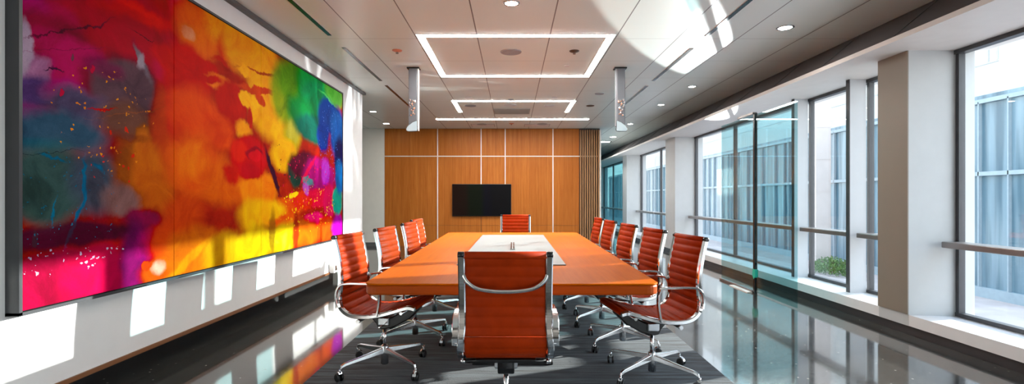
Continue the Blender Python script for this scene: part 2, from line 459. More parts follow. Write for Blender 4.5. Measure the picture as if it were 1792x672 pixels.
    B(150, 500, 40, 26, (205,80,100), .8, .6, .4); B(90, 470, 30, 26, (150,8,52), .8, .7)
    B(130, 412, 140, 20, (60,22,44), .7, .9); B(235, 460, 24, 80, (96,14,70), .6); B(262, 430, 24, 26, (140,16,90), .7)
    B(285, 475, 34, 34, (200,90,60), .6); B(280, 462, 12, 18, (220,190,170), .8, .7); B(300, 420, 40, 34, (205,64,24), .7); B(345, 440, 50, 44, (205,98,34), .6)
    B(330, 455, 40, 10, (225,150,90), .8, .7, -.5); B(405, 440, 44, 36, (205,140,24), .5); B(450, 425, 36, 30, (215,165,16), .5); B(497, 415, 24, 26, (220,190,90), .6)
    B(478, 405, 5, 40, (160,100,10), .6, .8); B(535, 408, 26, 22, (205,105,50), .6); B(575, 402, 20, 18, (205,96,70), .6)
    B(590, 398, 10, 22, (160,60,160), .6); B(517, 405, 5, 34, (150,26,26), .6, .8); B(258, 462, 9, 9, (200,60,20), .3)
    # calligraphic marks
    S(78, 121, 96, 120, 1.2, (50,10,50), .4, .95); S(94, 119, 110, 131, 1.6, (50,10,50), .4, .95); B(124, 100, 3, 7, (70,70,74), .3, .8)
    B(116, 169, 4, 6, (200,0,60), .3); B(158, 124, 3, 7, (200,0,50), .4, .9); S(35, 266, 145, 265, .8, (24,34,44), .4, .8)
    # splatter and dry-brush: red and gold flecks, white scuffs
    def fleck(scale, size, c, px, py, rx, ry, a=.9):
        nonlocal col
        y, z = canvas_pt(px, py); sy = rx*y*y/(-CANX*F); sz = ry*y/F
        vo = t.node('TexVoronoi'); vo.inputs['Scale'].default_value = scale; t.link(P2, vo.inputs['Vector'])
        keep = t.math('GREATER_THAN', t.noise(v, scale*.35, 3, .7), .52)
        d = t.math('LESS_THAN', vo.outputs['Distance'], size)
        s = t.node('SeparateXYZ'); t.link(v, s.inputs[0])
        e = t.math('ADD', t.math('POWER', t.math('DIVIDE', t.math('SUBTRACT', s.outputs[1], y), sy), 2.0),
                   t.math('POWER', t.math('DIVIDE', t.math('SUBTRACT', s.outputs[2], z), sz), 2.0))
        k = t.math('MULTIPLY', t.math('MULTIPLY', d, keep), t.math('LESS_THAN', e, 1.0))
        col = t.mix(t.math('MULTIPLY', k, a), col, srgb(*c))
    fleck(16, .22, (225,60,50), 200, 270, 40, 80); fleck(26, .22, (240,150,60), 190, 210, 90, 90)
    fleck(34, .30, (190,190,220), 125, 455, 110, 24, .8); fleck(30, .25, (120,150,235), 580, 250, 20, 70)
    fleck(22, .3, (235,40,90), 540, 320, 40, 50); fleck(24, .3, (240,200,60), 545, 365, 50, 40)
    fleck(18, .28, (70,14,44), 485, 300, 18, 50); fleck(40, .2, (50,110,140), 120, 350, 110, 90)
    # brushed value variation and canvas tooth
    w_ = t.node('TexNoise'); w_.inputs['Scale'].default_value = 2.4; w_.inputs['Detail'].default_value = 10
    w_.inputs['Roughness'].default_value = .62; w_.inputs['Distortion'].default_value = 1.6
    t.link(P, w_.inputs['Vector']); w = w_.outputs['Fac']
    col = t.mix(.55, col, t.ramp(w, [(.34, (.12,.12,.12,1)), (.5, (.5,.5,.5,1)), (.66, (.86,.84,.80,1))]), 'SOFT_LIGHT')
    fine = t.noise(v, 160, 3, .7)
    col = t.mix(.22, col, t.ramp(fine, [(.35, (.45,.45,.45,1)), (.65, (1,1,1,1))]), 'MULTIPLY')
    hs = t.node('HueSaturation'); hs.inputs['Saturation'].default_value = 1.15; hs.inputs['Value'].default_value = .88
    t.link(col, hs.inputs['Color'])
    t.set(color=hs.outputs[0], rough=.55, spec=.03)
    t.bump(w, .25, .01)
    return t.m
M['painting'] = m_painting()

def m_tv():
    t = NT('tv_screen'); v = t.coords(); sx = t.node('SeparateXYZ'); t.link(v, sx.inputs[0])
    f = t.math('DIVIDE', t.math('ADD', sx.outputs[0], .75), 1.5)
    t.set(color=t.ramp(f, [(0, (.012,.004,.002,1)), (.22, (.010,.004,.002,1)), (.30, (.003,.006,.002,1)), (.48, (.003,.006,.002,1)), (.56, (.003,.003,.008,1)), (.7, (.003,.003,.004,1))]), rough=.35, spec=.12)
    return t.m
M['tv'] = m_tv()

def struct(mb, name, mat, parent=None, bevel=0):
    o = mb.build(name, mat, parent, bevel)
    if parent is None: o['kind'] = 'structure'
    return o

# ------------------------------------------------------------------ SETTING
struct(MB().box(-7.5, XS+.02, -5, 26, -.12, 0), 'floor', M['floor'])
struct(MB().box(-7.5, 3.86, -5, 26, H, H+.12), 'ceiling', M['ceiling'])
# left feature wall: floats .21 over the floor in front of a recess
LZ = .209
struct(MB().box(WL-.25, WL, -5, 8.53, LZ, H), 'wall_left', M['white_wall'])
struct(MB().box(WL-.55, WL-.45, -5, 8.4, 0, LZ+.1).box(WL-.45, WL-.24, -5, 8.4, LZ, LZ+.1), 'wall_left_recess', M['trim_dark'])
struct(MB().box(WL-.004, WL+.012, -5, 8.53, LZ-.022, LZ+.006), 'baseboard_left', M['baseboard'])
struct(MB().box(WL, WL+.055, -5, 8.56, H-.035, H-.001), 'gap_shadow_trim', M['trim_dark'])  # dark strip put in for the shadow in the gap under the ceiling
# far left alcove
struct(MB().box(-7.5, -3.30, YB, YB+.2, 0, H), 'wall_alcove', M['cream_wall'])
struct(MB().box(-7.6, -7.5, -5, YB+.2, 0, H), 'wall_far_left', M['white_wall'])
struct(MB().box(-7.5, -3.31, YB-.015, YB, 0, .10), 'baseboard_alcove', M['trim_dark'])
# rear wall behind the camera
struct(MB().box(-7.6, 4.2, -5.2, -5, 0, H), 'wall_rear', M['rear_wall'])

# wood clad wall at the end
wb = struct(MB().box(-3.30, 2.25, YB+.03, YB+.3, 0, H), 'wall_back', M['kick'])
xs = [-3.30, -1.93, -.81, -.19, 1.04, 1.72]
zs = [0.0, .536, 2.317, H]
for i in range(5):
    for k in range(3):
        g = .006
        MB().box(xs[i]+g, xs[i+1]-g, YB, YB+.03, zs[k]+g*.4, zs[k+1]-g*.4).build('wood_panel', M['wood_wall'], wb)
for x in xs[1:5]:
    lo = 1.60 if x in (-.81, -.19) else 0
    MB().box(x-.012, x+.012, YB-.012, YB+.02, lo, H).build('metal_strip', M['strip_white'], wb)
MB().box(-3.30, 2.25, YB-.012, YB+.02, 2.317-.011, 2.317+.011).build('metal_strip', M['strip_white'], wb)
sl = MB(); n = 9
for i in range(n):
    x = 1.735 + i*.058
    sl.box(x, x+.029, YB-.05, YB+.03, 0, H-.04)
sl.build('slatted_panel', M['slat_wood'], wb)
MB().box(2.235, 2.27, YB-.05, YB+.3, 0, H-.04).build('end_panel', M['strip_white'], wb)
struct(MB().box(2.1, 2.2, YB+.3, 25.9, 0, H), 'wall_corridor', M['white_wall'])
# corridor end: glazed screen
ge = struct(MB().box(2.2, XS+.4, 25.0, 25.06, 0, ZH), 'window_9', M['blue_glass'])
fr = MB()
for x in (2.22, 2.62, 3.05, 3.5): fr.box(x-.025, x+.025, 24.97, 25.09, 0, ZH)
fr.box(2.2, 4.0, 24.97, 25.09, ZH, H); fr.build('window_frame', M['white_panel'], ge)
struct(MB().box(2.2, 4.2, 25.9, 26, 0, H), 'wall_far_end', M['white_wall'])

# right side: fascia, soffit, sill, kick, columns, fins
struct(MB().prism([(3.80, H+.1), (3.84, H+.1), (3.84, H-.0), (3.36, ZH), (3.29, ZH), (3.80, H)], -5, 25.9), 'trim_2', M['fascia'])
sj = MB()
for y in [3.4+1.05*i for i in range(21)]:
    sj.prism([(3.798, H-.004), (3.285, ZH+.004), (3.280, ZH+.009), (3.792, H-.001)], y-.004, y+.004)
struct(sj, 'trim_3', M['trim_dark'])
struct(MB().box(3.27, XG+.25, -5, 25.9, ZH-.012, ZH+.03), 'trim_4', M['soffit'])
struct(MB().box(XG-.02, XG+.25, -5, 26, ZH+.03, H+.3), 'wall_right_head', M['white_wall'])
struct(MB().prism([(XS, .085), (XS, .185), (XG+.12, .165), (XG+.12, .085)], -5, 25.9), 'trim_5', M['sill'])
struct(MB().box(XS+.03, XG+.12, -5, 25.9, -.12, .085), 'baseboard_right', M['kick'])
for i, (a, b) in enumerate(COLS):
    o = struct(MB().box(XS-.001, XG+.15, a, b, .084, ZH-.01), 'wall_right_pier_%d' % (i+1), M['column'])
    MB().box(XS-.012, XS-.001, a-.0, b+.0, .19, ZH-.012).build('room_face', M['column_shade' if i == 1 else 'column'], o)  # second column's room side gets a darker colour in place of shade
bays = [(-5, -2.0, []), (-1.6, 4.57, [1.2, 2.35]), (4.94, 11.1, [5.69, 6.81, 9.14]), (11.8, 15.8, [13.7]), (16.4, 22.2, [18.3, 20.2]), (22.8, 25.0, [])]
nfin = 0
for bi, (a, b, ms) in enumerate(bays):
    zb = .175
    gl = struct(MB().box(XG-.004, XG+.004, a, b, zb, ZH-.012), 'window_%d' % (bi+1), M['blue_glass' if bi > 3 else 'window_glass'])
    edges = [a] + ms + [b]
    fm = MB()
    fm.box(XG-.03, XG+.04, a, b, zb, zb+.035).box(XG-.04, XG+.04, a, b, ZH-.05, ZH-.012)
    fm.build('window_frame', M['mullion'], gl)
    for k, m in enumerate(edges):
        y0, y1 = (m-.025, m+.025)
        if k == 0: y0, y1 = m, m+.045
        if k == len(edges)-1: y0, y1 = m-.045, m
        MB().box(XG-.028, XG+.03, y0+.006, y1-.006, zb+.035, ZH-.05).build('mullion', M['mullion'], gl)
    for k in range(len(edges)-1):
        lo, hi = edges[k], edges[k+1]
        lo2 = lo if k == 0 else lo+.045
        MB().box(XG-.19, XG-.01, lo2+.01, hi-.04, .80, .855).build('transom_bar', M['bronze'], gl, .008)
    for m in ms:
        if m in (5.69, 6.81, 1.2, 2.35):
            MB().box(XG-.235, XG-.05, m-.0, m+.045, .16, ZH-.012).build('fin_panel', M['white_panel'], gl)
            MB().box(XG-.245, XG-.235, m-.005, m+.05, .16, ZH-.012).build('fin_edge', M['mullion'], gl)

# glass screen standing inside the windows
gs = empty('glass_screen', (3.18, 6.6, 0))
tag(gs, 'clear frameless glass screen with black post standing in front of the windows', 'glass partition')
MB().box(-.006, .006, .03, 1.04, .03, 2.34).build('glass_panel', M['door_glass'], gs)
MB().box(-.006, .006, -.98, -.03, .015, 2.34).build('glass_panel', M['door_glass'], gs)
MB().box(-.02, .02, -.03, .012, 0, 2.36).build('post', M['black'], gs, .003)
MB().box(-.03, .03, .0, .45, 2.345, 2.375).build('top_hinge', M['bronze'], gs, .003)
MB().box(-.028, .028, .03, 1.06, .0, .03).build('bottom_rail', M['bronze'], gs, .004)
MB().box(-.10, -.035, .0, .55, .0, .012).build('threshold_strip', M['strip_white'], gs)
MB().prism([(-.045,.31),(.01,.32),(.03,.24),(-.01,.18),(-.045,.22)], -.022, .022, 'x').build('clamp', M['teal'], gs)

# ------------------------------------------------------------------ PAINTING
pa = empty('abstract_painting', (0,0,0))
tag(pa, 'huge multicoloured abstract painting in three joined panels on the left wall', 'painting')
PY0, PY1, PZ0, PZ1 = 2.53, 7.36, .655, 2.78
for a, b in ((PY0+.02, 3.688), (3.692, 4.968), (4.972, PY1-.02)):
    MB().box(WL+.01, CANX, a, b, PZ0+.02, PZ1-.02).build('canvas_panel', M['painting'], pa, .0015)
fm = MB()
x0, x1 = WL, CANX+.006
fm.box(x0, x1, PY0-.004, PY0+.014, PZ0, PZ1).box(x0, x1, PY1-.014, PY1+.004, PZ0, PZ1)
fm.box(x0, x1, PY0-.004, PY1+.004, PZ0-.004, PZ0+.014).box(x0, x1, PY0-.004, PY1+.004, PZ1-.014, PZ1+.004)
fm.build('picture_frame', M['frame_dark'], pa)

# ------------------------------------------------------------------ TV
tv = empty('television', (-.79, YB, 1.19))
tag(tv, 'black flat screen television mounted on the wood panelled wall', 'television')
MB().box(-.757, .757, -.06, -.02, -.415, .41).build('housing', M['black'], tv, .006)
MB().box(-.745, .745, -.063, -.0595, -.403, .398).build('screen', M['tv'], tv)
MB().box(-.25, .25, -.022, .0, -.2, .2).build('wall_mount', M['black'], tv)

# ------------------------------------------------------------------ RUG + TABLE
rug = MB().box(-1.40, 1.48, 1.2, 9.0, 0, .008).build('rug', M['rug'])
tag(rug, 'dark grey blue striped rug under the conference table', 'rug')

tb = empty('conference_table', (0, 5.1, 0))
tag(tb, 'long orange wood conference table with rounded corners', 'table')
def table_outline(inset=0):
    pts = []
    def corner(cx, cy, r, a0):
        for k in range(7):
            a = a0 + k*PI/12
            pts.append((cx+r*math.cos(a), cy+r*math.sin(a)))
    r = .075; i = inset
    y0, y1 = 2.97-5.1+i, 7.36-5.1-i
    corner(.875-r-i, y0+r, r, -PI/2); corner(.935-r-i, y1-r, r, 0); corner(-.935+r+i, y1-r, r, PI/2); corner(-.885+r+i, y0+r, r, PI)
    return pts
MB().prism(table_outline(), .732, .742, 'z').build('table_top', M['table_wood'], tb, .003)
MB().prism(table_outline(.002), .672, .732, 'z', smooth=False).build('table_edge', M['table_edge'], tb, .012)
for y in (-.95, 1.15):
    p = MB(); p.box(-.22, .22, y-.30, y+.30, .03, .672); p.build('pedestal', M['black'], tb, .01)
    MB().box(-.30, .30, y-.42, y+.42, .008, .03).build('base_plate', M['black'], tb, .005)
inl = MB().prism([(-.42, 3.77-5.1), (.40, 3.77-5.1), (.415, 6.78-5.1), (-.405, 6.78-5.1)], .742, .750, 'z').build('centre_panel', M['grey_runner'], tb, .002)
pw = MB().box(-.024, .024, -.28, .42, .750, .758).build('cable_slot', M['grey_runner'], inl, .002)
MB().box(-.018, -.007, -.26, .40, .757, .764).box(.007, .018, -.26, .40, .757, .764).build('slot_brush', M['black'], pw)

# ------------------------------------------------------------------ CHAIR
PROF = [(-.275,.958),(-.254,.87),(-.236,.78),(-.226,.69),(-.230,.61),(-.234,.54),(-.208,.475),(-.145,.437),(-.045,.430),(.07,.446),(.17,.474),(.26,.500),(.31,.492)]
def path2d(k=10):
    P = spline([(x, 0, z) for x, z in PROF], k)
    L = [0]
    for a, b in zip(P, P[1:]): L.append(L[-1] + (b-a).length)
    return P, L
PP, LL = path2d(12)
def at_len(s):
    import bisect
    i = min(max(bisect.bisect(LL, s)-1, 0), len(LL)-2)
    t = (s-LL[i])/(LL[i+1]-LL[i]); p = PP[i].lerp(PP[i+1], t); d = (PP[i+1]-PP[i]).normalized()
    return p, Vector((-d.z, 0, d.x))      # normal points forward/up
def sling(s0, s1, w, rib=.052):
    """padded sling with transverse channels, a closed slab"""
    n = int((s1-s0)/.0055); top = []; bot = []
    for i in range(n+1):
        s = s0 + (s1-s0)*i/n
        p, nn = at_len(s)
        # nn orientation: the side you sit on
        b = abs(math.sin(PI*s/rib))**.45
        top.append(p + nn*(-.003 + .014*b)); bot.append(p - nn*(.008 + .007*b))
    loop = top + bot[::-1]
    mb = MB(); ws = [-w, -w+.006, w-.006, w]; m = len(loop); cen = [(a+b)/2 for a, b in zip(top, bot)]; cen = cen + cen[::-1]
    vs = []
    for j, y in enumerate(ws):
        for q, c in zip(loop, cen):
            r = c.lerp(q, .45) if j in (0, 3) else q
            vs.append((r.x, y, r.z))
    fs = []
    for j in range(3):
        for i in range(m):
            k = (i+1) % m
            fs.append((j*m+i, j*m+k, (j+1)*m+k, (j+1)*m+i))
    mb.add(vs, fs, True)
    for j in (0, 3):
        for i in range(n):
            mb.f.append([len(mb.v)-4*m + j*m + i, len(mb.v)-4*m + j*m + i+1, len(mb.v)-4*m + j*m + m-2-i, len(mb.v)-4*m + j*m + m-1-i]); mb.sm.append(False)
    return mb
SPLIT = .30
TOT = LL[-1]
# length along the path where the seat meets the back
for i, p in enumerate(PP):
    if p.z < .56: SPLIT = LL[i]; break
def rect(a, b): return [(-a,-b),(a,-b),(a,b),(-a,b)]
def rrect(a, b, c=.35):
    c = c*min(a, b)
    return [(-a+c,-b),(a-c,-b),(a,-b+c),(a,b-c),(a-c,b),(-a+c,b),(-a,b-c),(-a,-b+c)]
def make_chair():
    r = empty('office_chair')
    sling(0.0, SPLIT-.003, .198).build('backrest', M['leather'], r)
    sling(SPLIT+.003, TOT, .203).build('seat', M['leather'], r)
    # padded roll at the top of the back
    p0, nn = at_len(.0)
    MB().tube([(p0.x-.004, -.198, p0.z+.004), (p0.x-.004, .198, p0.z+.004)], .019, 14, up=(0,0,1)).build('top_roll', M['leather'], r)
    for sgn in (-1, 1):
        pts = [Vector((p.x - .006, sgn*(.214 + (.012 if p.z < .6 else 0)*min(1, (.6-p.z)/.1 if p.z < .6 else 0)), p.z-.004 if p.z < .6 else p.z)) for p in PP[::2]]
        rail = MB().tube(pts, 1, sec=rrect(.017, .014)).build('side_rail', M['chrome'], r)
        MB().lathe([(.011,-.016),(.017,-.014),(.017,.014),(.011,.016)], (p0.x-.005, sgn*.216, p0.z+.006), 14, 'y').build('end_cap', M['black'], rail)
        y = sgn*.248
        loop = [(.045,.437),(.058,.50),(.064,.57),(.058,.625),(.030,.653),(-.05,.657),(-.15,.656),(-.210,.645),(-.238,.610),(-.246,.560),(-.240,.515)]
        lp = spline([(x, y, z) for x, z in loop], 5)
        MB().tube(lp, 1, sec=rrect(.016, .007)).build('armrest', M['chrome'], r)
        MB().tube([(.055, sgn*.222, .446), (.055, sgn*.25, .446)], .009, 8, up=(0,0,1)).build('arm_bracket', M['chrome'], r)
        MB().tube([(-.240, sgn*.21, .525), (-.241, sgn*.25, .525)], .009, 8, up=(0,0,1)).build('arm_bracket', M['chrome'], r)
    # curved spreader behind the back, as in the photo sagging between the rails
    sp = spline([(-.262,-.205,.868),(-.268,-.188,.835),(-.276,-.14,.802),(-.280,-.07,.789),(-.281,0,.786),(-.280,.07,.789),(-.276,.14,.802),(-.268,.188,.835),(-.262,.205,.868)], 5)
    MB().tube(sp, [.0115]*len(sp), 10, up=(0,0,1)).build('spreader', M['chrome'], r)
    # seat cross members
    cb = MB().tube([(-.10,-.215,.392), (-.10,.215,.392)], .011, 10, up=(0,0,1)).build('cross_bar', M['black'], r)
    for a_, b_ in ((-.235,-.212), (.212,.235)):
        MB().lathe([(.014,a_),(.014,b_)], (-.10,0,.392), 12, 'y').build('bar_tip', M['chrome'], cb)
    MB().box(-.16, -.02, -.155, .155, .400, .418).build('seat_plate', M['black'], r, .006)
    MB().tube([(.20,-.21,.452), (.20,.21,.452)], .011, 10, up=(0,0,1)).build('cross_bar', M['chrome'], r)
    # tilt mechanism: dark boomerang casting under the seat
    mech = MB().prism([(.255,.470),(.275,.448),(.20,.375),(.09,.315),(.0,.292),(-.035,.30),(-.05,.335),(-.12,.408),(-.08,.412),(-.02,.372),(.05,.375),(.14,.425),(.21,.462)], -.045, .045).build('tilt_mechanism', M['black'], r, .008)
    MB().box(-.03, .055, -.062, .062, .325, .385).build('bracket', M['alu'], mech, .008)
    MB().tube([(.03,-.06,.345),(.04,-.20,.350)], .005, 8, up=(0,0,1)).build('lever', M['chrome'], r)
    MB().lathe([(.014,.14),(.014,.30)], n=16).build('gas_lift', M['chrome'], r)
    MB().lathe([(.022,.035),(.027,.04),(.027,.165),(.022,.172)], n=20).build('hub', M['alu'], r)
    for k in range(4):
        a = PI/4 + k*PI/2; R = Matrix.Rotation(a, 4, 'Z')
        lp = [(.02,0,.135),(.11,0,.127),(.21,0,.118),(.32,0,.108),(.350,0,.098),(.357,0,.075)]
        vs = []; mb = MB()
        # tapered bar
        W = [.019,.017,.014,.012,.011,.009]; T = [.020,.017,.013,.011,.010,.009]
        n = len(lp)
        for (x, y, z), w, tt in zip(lp, W, T):
            vs += [(x,-w,z-tt),(x,w,z-tt),(x,w*.7,z+tt),(x,-w*.7,z+tt)]
        fs = []
        for i in range(n-1):
            for j in range(4):
                j2 = (j+1) % 4
                fs.append((i*4+j, i*4+j2, (i+1)*4+j2, (i+1)*4+j))
        fs += [(0,1,2,3), tuple(range((n-1)*4, n*4))[::-1]]
        mb.add(vs, fs, False, R)
        leg = mb.build('leg', M['alu'], r, .004)
        ca = MB(); S = R @ Matrix.Translation((.357, 0, 0)) @ Matrix.Rotation(.6*k+.4, 4, 'Z')
        for s_ in (-1, 1):
            ca.lathe([(.018, s_*.008), (.028, s_*.009), (.0285, s_*.020), (.020, s_*.024)], (-.012, 0, .0285), 18, 'y', S)
        ca.build('caster', M['rubber'], leg)
        hd = MB()
        hd.tube([(0,0,.085),(0,0,.058)], .008, 8, M=S)
        hd.prism([(.004,.066),(-.016,.064),(-.034,.052),(-.040,.036),(-.034,.036),(-.026,.05),(-.010,.056),(.008,.054)], -.012, .012, M=S)
        hd.build('caster_fork', M['chrome'], leg)
    return r

spots = [
  (-.035, 2.72, 90, 'orange leather swivel chair in the foreground, seen from behind at the near table end', None),
  (-.93, 3.66, -8, 'orange ribbed leather swivel chair nearest the camera on the painting side of the table', 'g'),
  (-.86, 4.45, -8, 'orange ribbed leather swivel chair second from the camera on the painting side', 'g'),
  (-.83, 5.35, -7, 'orange ribbed leather swivel chair third from the camera on the painting side', 'g'),
  (-.90, 6.15, -6, 'orange ribbed leather swivel chair farthest from the camera on the painting side', 'g'),
  (.97, 3.50, 188, 'orange ribbed leather swivel chair nearest the camera on the window side of the table', 'g'),
  (.93, 4.25, 187, 'orange ribbed leather swivel chair second from the camera on the window side', 'g'),
  (.89, 5.02, 186, 'orange ribbed leather swivel chair in the middle of the five on the window side', 'g'),
  (.855, 5.80, 185, 'orange ribbed leather swivel chair fourth from the camera on the window side', 'g'),
  (.86, 6.60, 184, 'orange ribbed leather swivel chair farthest from the camera on the window side', 'g'),
  (.045, 7.50, -90, 'red orange ribbed chair facing the camera at the far table end', None)]
proto = make_chair()
for i, (x, y, a, lab, g) in enumerate(spots):
    o = proto if i == 0 else copy_tree(proto)
    o.location = (x, y, .008); o.rotation_euler = (0, 0, math.radians(a))
    for ch in o.children:
        if ch.name.split('.')[0] == 'leg': ch.rotation_euler = (0, 0, {1: .21, -1: -.21}[1 if x < 0 else -1] if abs(x) > .5 else 0)
    tag(o, lab, 'chair', 'orange swivel chairs around the conference table')

# ------------------------------------------------------------------ CEILING FIXTURES
def cpt(px, py):
    y = (H-CAMZ)*F/(346-py); return (px-897)*y/F, y
# linear lights
def linear(name, label, segs, group='linear ceiling lights'):
    o = empty(name, (segs[0][0], segs[0][2], H)); ox, oy = segs[0][0], segs[0][2]
    for (a, b, c, d) in segs:
        MB().box(a-ox, b-ox, c-oy, d-oy, -.006, -.0005).build('diffuser', M['lamp'], o)
        MB().box(a-ox-.008, b-ox+.008, c-oy-.008, d-oy+.008, -.004, 0).build('housing', M['white_plastic'], o)
    tag(o, label, 'ceiling light', group)
w = .076
linear('linear_ceiling_light', 'large rectangular frame of white light strips in the ceiling above the table',
       [(-1.05, 1.12, 5.48, 5.48+w), (-1.05, 1.12, 7.39-w, 7.39), (-1.05, -1.05+w, 5.48+w, 7.39-w), (1.12-w, 1.12, 5.48+w, 7.39-w)])
linear('linear_ceiling_light', 'three sided frame of white light strips in the ceiling, beyond the large rectangle',
       [(-1.12, 1.16, 9.22, 9.22+w), (-1.12, -1.12+w, 9.22+w, 10.44), (1.16-w, 1.16, 9.22+w, 10.44)])
linear('linear_ceiling_light', 'single straight white light strip across the ceiling near the wood wall', [(-1.73, 1.72, 11.33, 11.45)])
# downlights
dl = None
DL = [(895,5,.075,'round recessed downlight at the top centre, before the rectangular light frame'),
      (1374,48,.085,'round recessed downlight nearest the camera in the row beside the windows'),
      (1211,151,.07,'round recessed downlight second from the camera in the row beside the windows'),
      (1157,183,.07,'round recessed downlight third from the camera in the row beside the windows'),
      (1103,216.5,.08,'round recessed downlight near the hanging pillar in the row beside the windows'),
      (1073,239.5,.11,'round recessed downlight beyond the slatted wall edge'),
      (1059,248,.20,'widest bright downlight over the corridor behind the slatted panel'),
      (676,216,.09,'round recessed downlight over the alcove left of the wood wall'),
      (653,195,.08,'faint round downlight over the alcove, closest to the painting wall end')]
def disc(mb, r, z0, z1, n=28): return mb.lathe([(r, z0), (r, z1)], n=n)
for px, py, r, lab in DL:
    x, y = cpt(px, py)
    o = empty('downlight', (x, y, H))
    ring = MB().lathe([(r*.80,-.002),(r*.82,-.010),(r,-.008),(r*1.04,-.0005),(r*.8,-.0004)], n=32)
    ring.build('trim_ring', M['alu'], o); disc(MB(), r*.79, -.005, -.0015).build('lens', M['lamp_warm'], o)
    tag(o, lab, 'ceiling light', 'round recessed downlights')
# speakers and detectors
SP = [(894,91,.125,'ceiling_speaker','large grey round speaker grille inside the large light frame','speaker','speaker_grille'),
      (992,115,.035,'ceiling_sensor','tiny round white sensor inside the large light frame','sensor','white_plastic'),
      (1049,164,.075,'ceiling_speaker','grey round speaker grille right of the three sided light frame, nearer one','speaker','speaker_grille'),
      (1033,185,.075,'ceiling_sensor','dark round detector right of the three sided light frame, farther one','sensor','dark_bronze'),
      (820,171,.06,'ceiling_sensor','small round sensor before the left corner of the three sided light frame','sensor','white_plastic'),
      (894,174,.05,'ceiling_sensor','small round sensor before the middle of the three sided light frame','sensor','speaker_grille'),
      (971,170,.05,'ceiling_sensor','small round sensor before the right corner of the three sided light frame','sensor','white_plastic'),
      (823,185,.11,'ceiling_speaker','round speaker grille at the left inside the three sided light frame','speaker','speaker_grille'),
      (893,184,.12,'ceiling_speaker','round dome speaker in the middle inside the three sided light frame','speaker','white_plastic'),
      (961,185,.10,'ceiling_speaker','pale round speaker grille at the right inside the three sided light frame','speaker','white_plastic'),
      (843,217.5,.12,'ceiling_speaker','round grille left of the red sprinkler close to the wood wall','speaker','speaker_grille'),
      (949,217,.12,'ceiling_speaker','round grille right of the red sprinkler close to the wood wall','speaker','speaker_grille')]
for px, py, r, nm, lab, cat, mt in SP:
    x, y = cpt(px, py)
    o = MB().lathe([(r*1.05,-.0005),(r*1.02,-.006),(r*.9,-.009),(r*.85,-.006),(r*.5,-.010),(r*.05,-.012)], (0,0,0), 30).build(nm, M[mt])
    o.location = (x, y, H); tag(o, lab, cat, 'round ceiling devices')
for px, py, lab, mt in [(695,88,'orange sprinkler head left of the large light frame','orange_metal'),
                        (1005,89,'dark bronze sprinkler head inside the large light frame','dark_bronze'),
                        (895,216,'reddish hanging sprinkler head before the wood wall','orange_metal')]:
    x, y = cpt(px, py)
    o = empty('ceiling_sprinkler', (x, y, H)); r = .06
    MB().lathe([(r,-.0005),(r*.97,-.008),(r*.6,-.016),(r*.3,-.022)], n=24).build('escutcheon', M[mt], o)
    b = MB().lathe([(.008,-.018),(.008,-.026)], n=12); b.tube([(.008,0,-.022),(.012,0,-.030),(.0,0,-.038),(-.012,0,-.030),(-.008,0,-.022)], .0025, 6)
    b.lathe([(.018,-.037),(.016,-.040)], n=16); b.build('deflector', M['dark_bronze'], o)
    tag(o, lab, 'sprinkler', 'ceiling sprinkler heads')
# slot diffusers
for side, X, rng in (('painting', -2.0, ((3.6,5.5),(5.95,7.64),(7.95,9.79))), ('window', 2.135, ((3.6,5.53),(6.0,7.64),(7.99,9.6)))):
    for (a, b), which in zip(rng, ('nearest', 'middle', 'farthest')):
        o = empty('ceiling_slot_vent', (X, (a+b)/2, H)); h = (b-a)/2
        MB().box(-.028, .028, -h-.006, h+.006, -.004, 0).build('rim', M['white_plastic'], o)
        MB().box(-.022, .022, -h, h, -.007, -.0005).build('slot', M['black'], o)
        tag(o, '%s of the three long black air slots in the ceiling along the %s side' % (which, side), 'air vent', 'black linear air slots')
# return grille
x0, y0 = cpt(895, 194)
o = empty('return_vent', (-.02, 10.35, H))
MB().box(-.375, .375, -.29, .29, -.012, 0).build('frame', M['vent'], o)
g = MB()
for i in range(22): g.box(-.35, .35, -.27+i*.0245, -.262+i*.0245, -.018, -.012)
g.build('louvre', M['vent'], o)
tag(o, 'beige rectangular return air grille within the three sided light frame', 'air vent')
# hatch plates near the wood wall
for x0, x1, lab in ((-1.0, -.45, 'flush square access panel left of the red sprinkler'), (.3, .9, 'flush square access panel right of the red sprinkler')):
    o = empty('access_panel', (x0, 12.15, H))
    MB().box(0, x1-x0, 0, .42, -.005, 0).build('plate', M['white_plastic'], o)
    f = MB().box(-.01, x1-x0+.01, -.01, 0, -.007, 0).box(-.01, 0, 0, .42, -.007, 0).box(x1-x0, x1-x0+.01, 0, .42, -.007, 0)
    f.build('edge_trim', M['speaker_grille'], o); tag(o, lab, 'access panel', 'ceiling access panels')

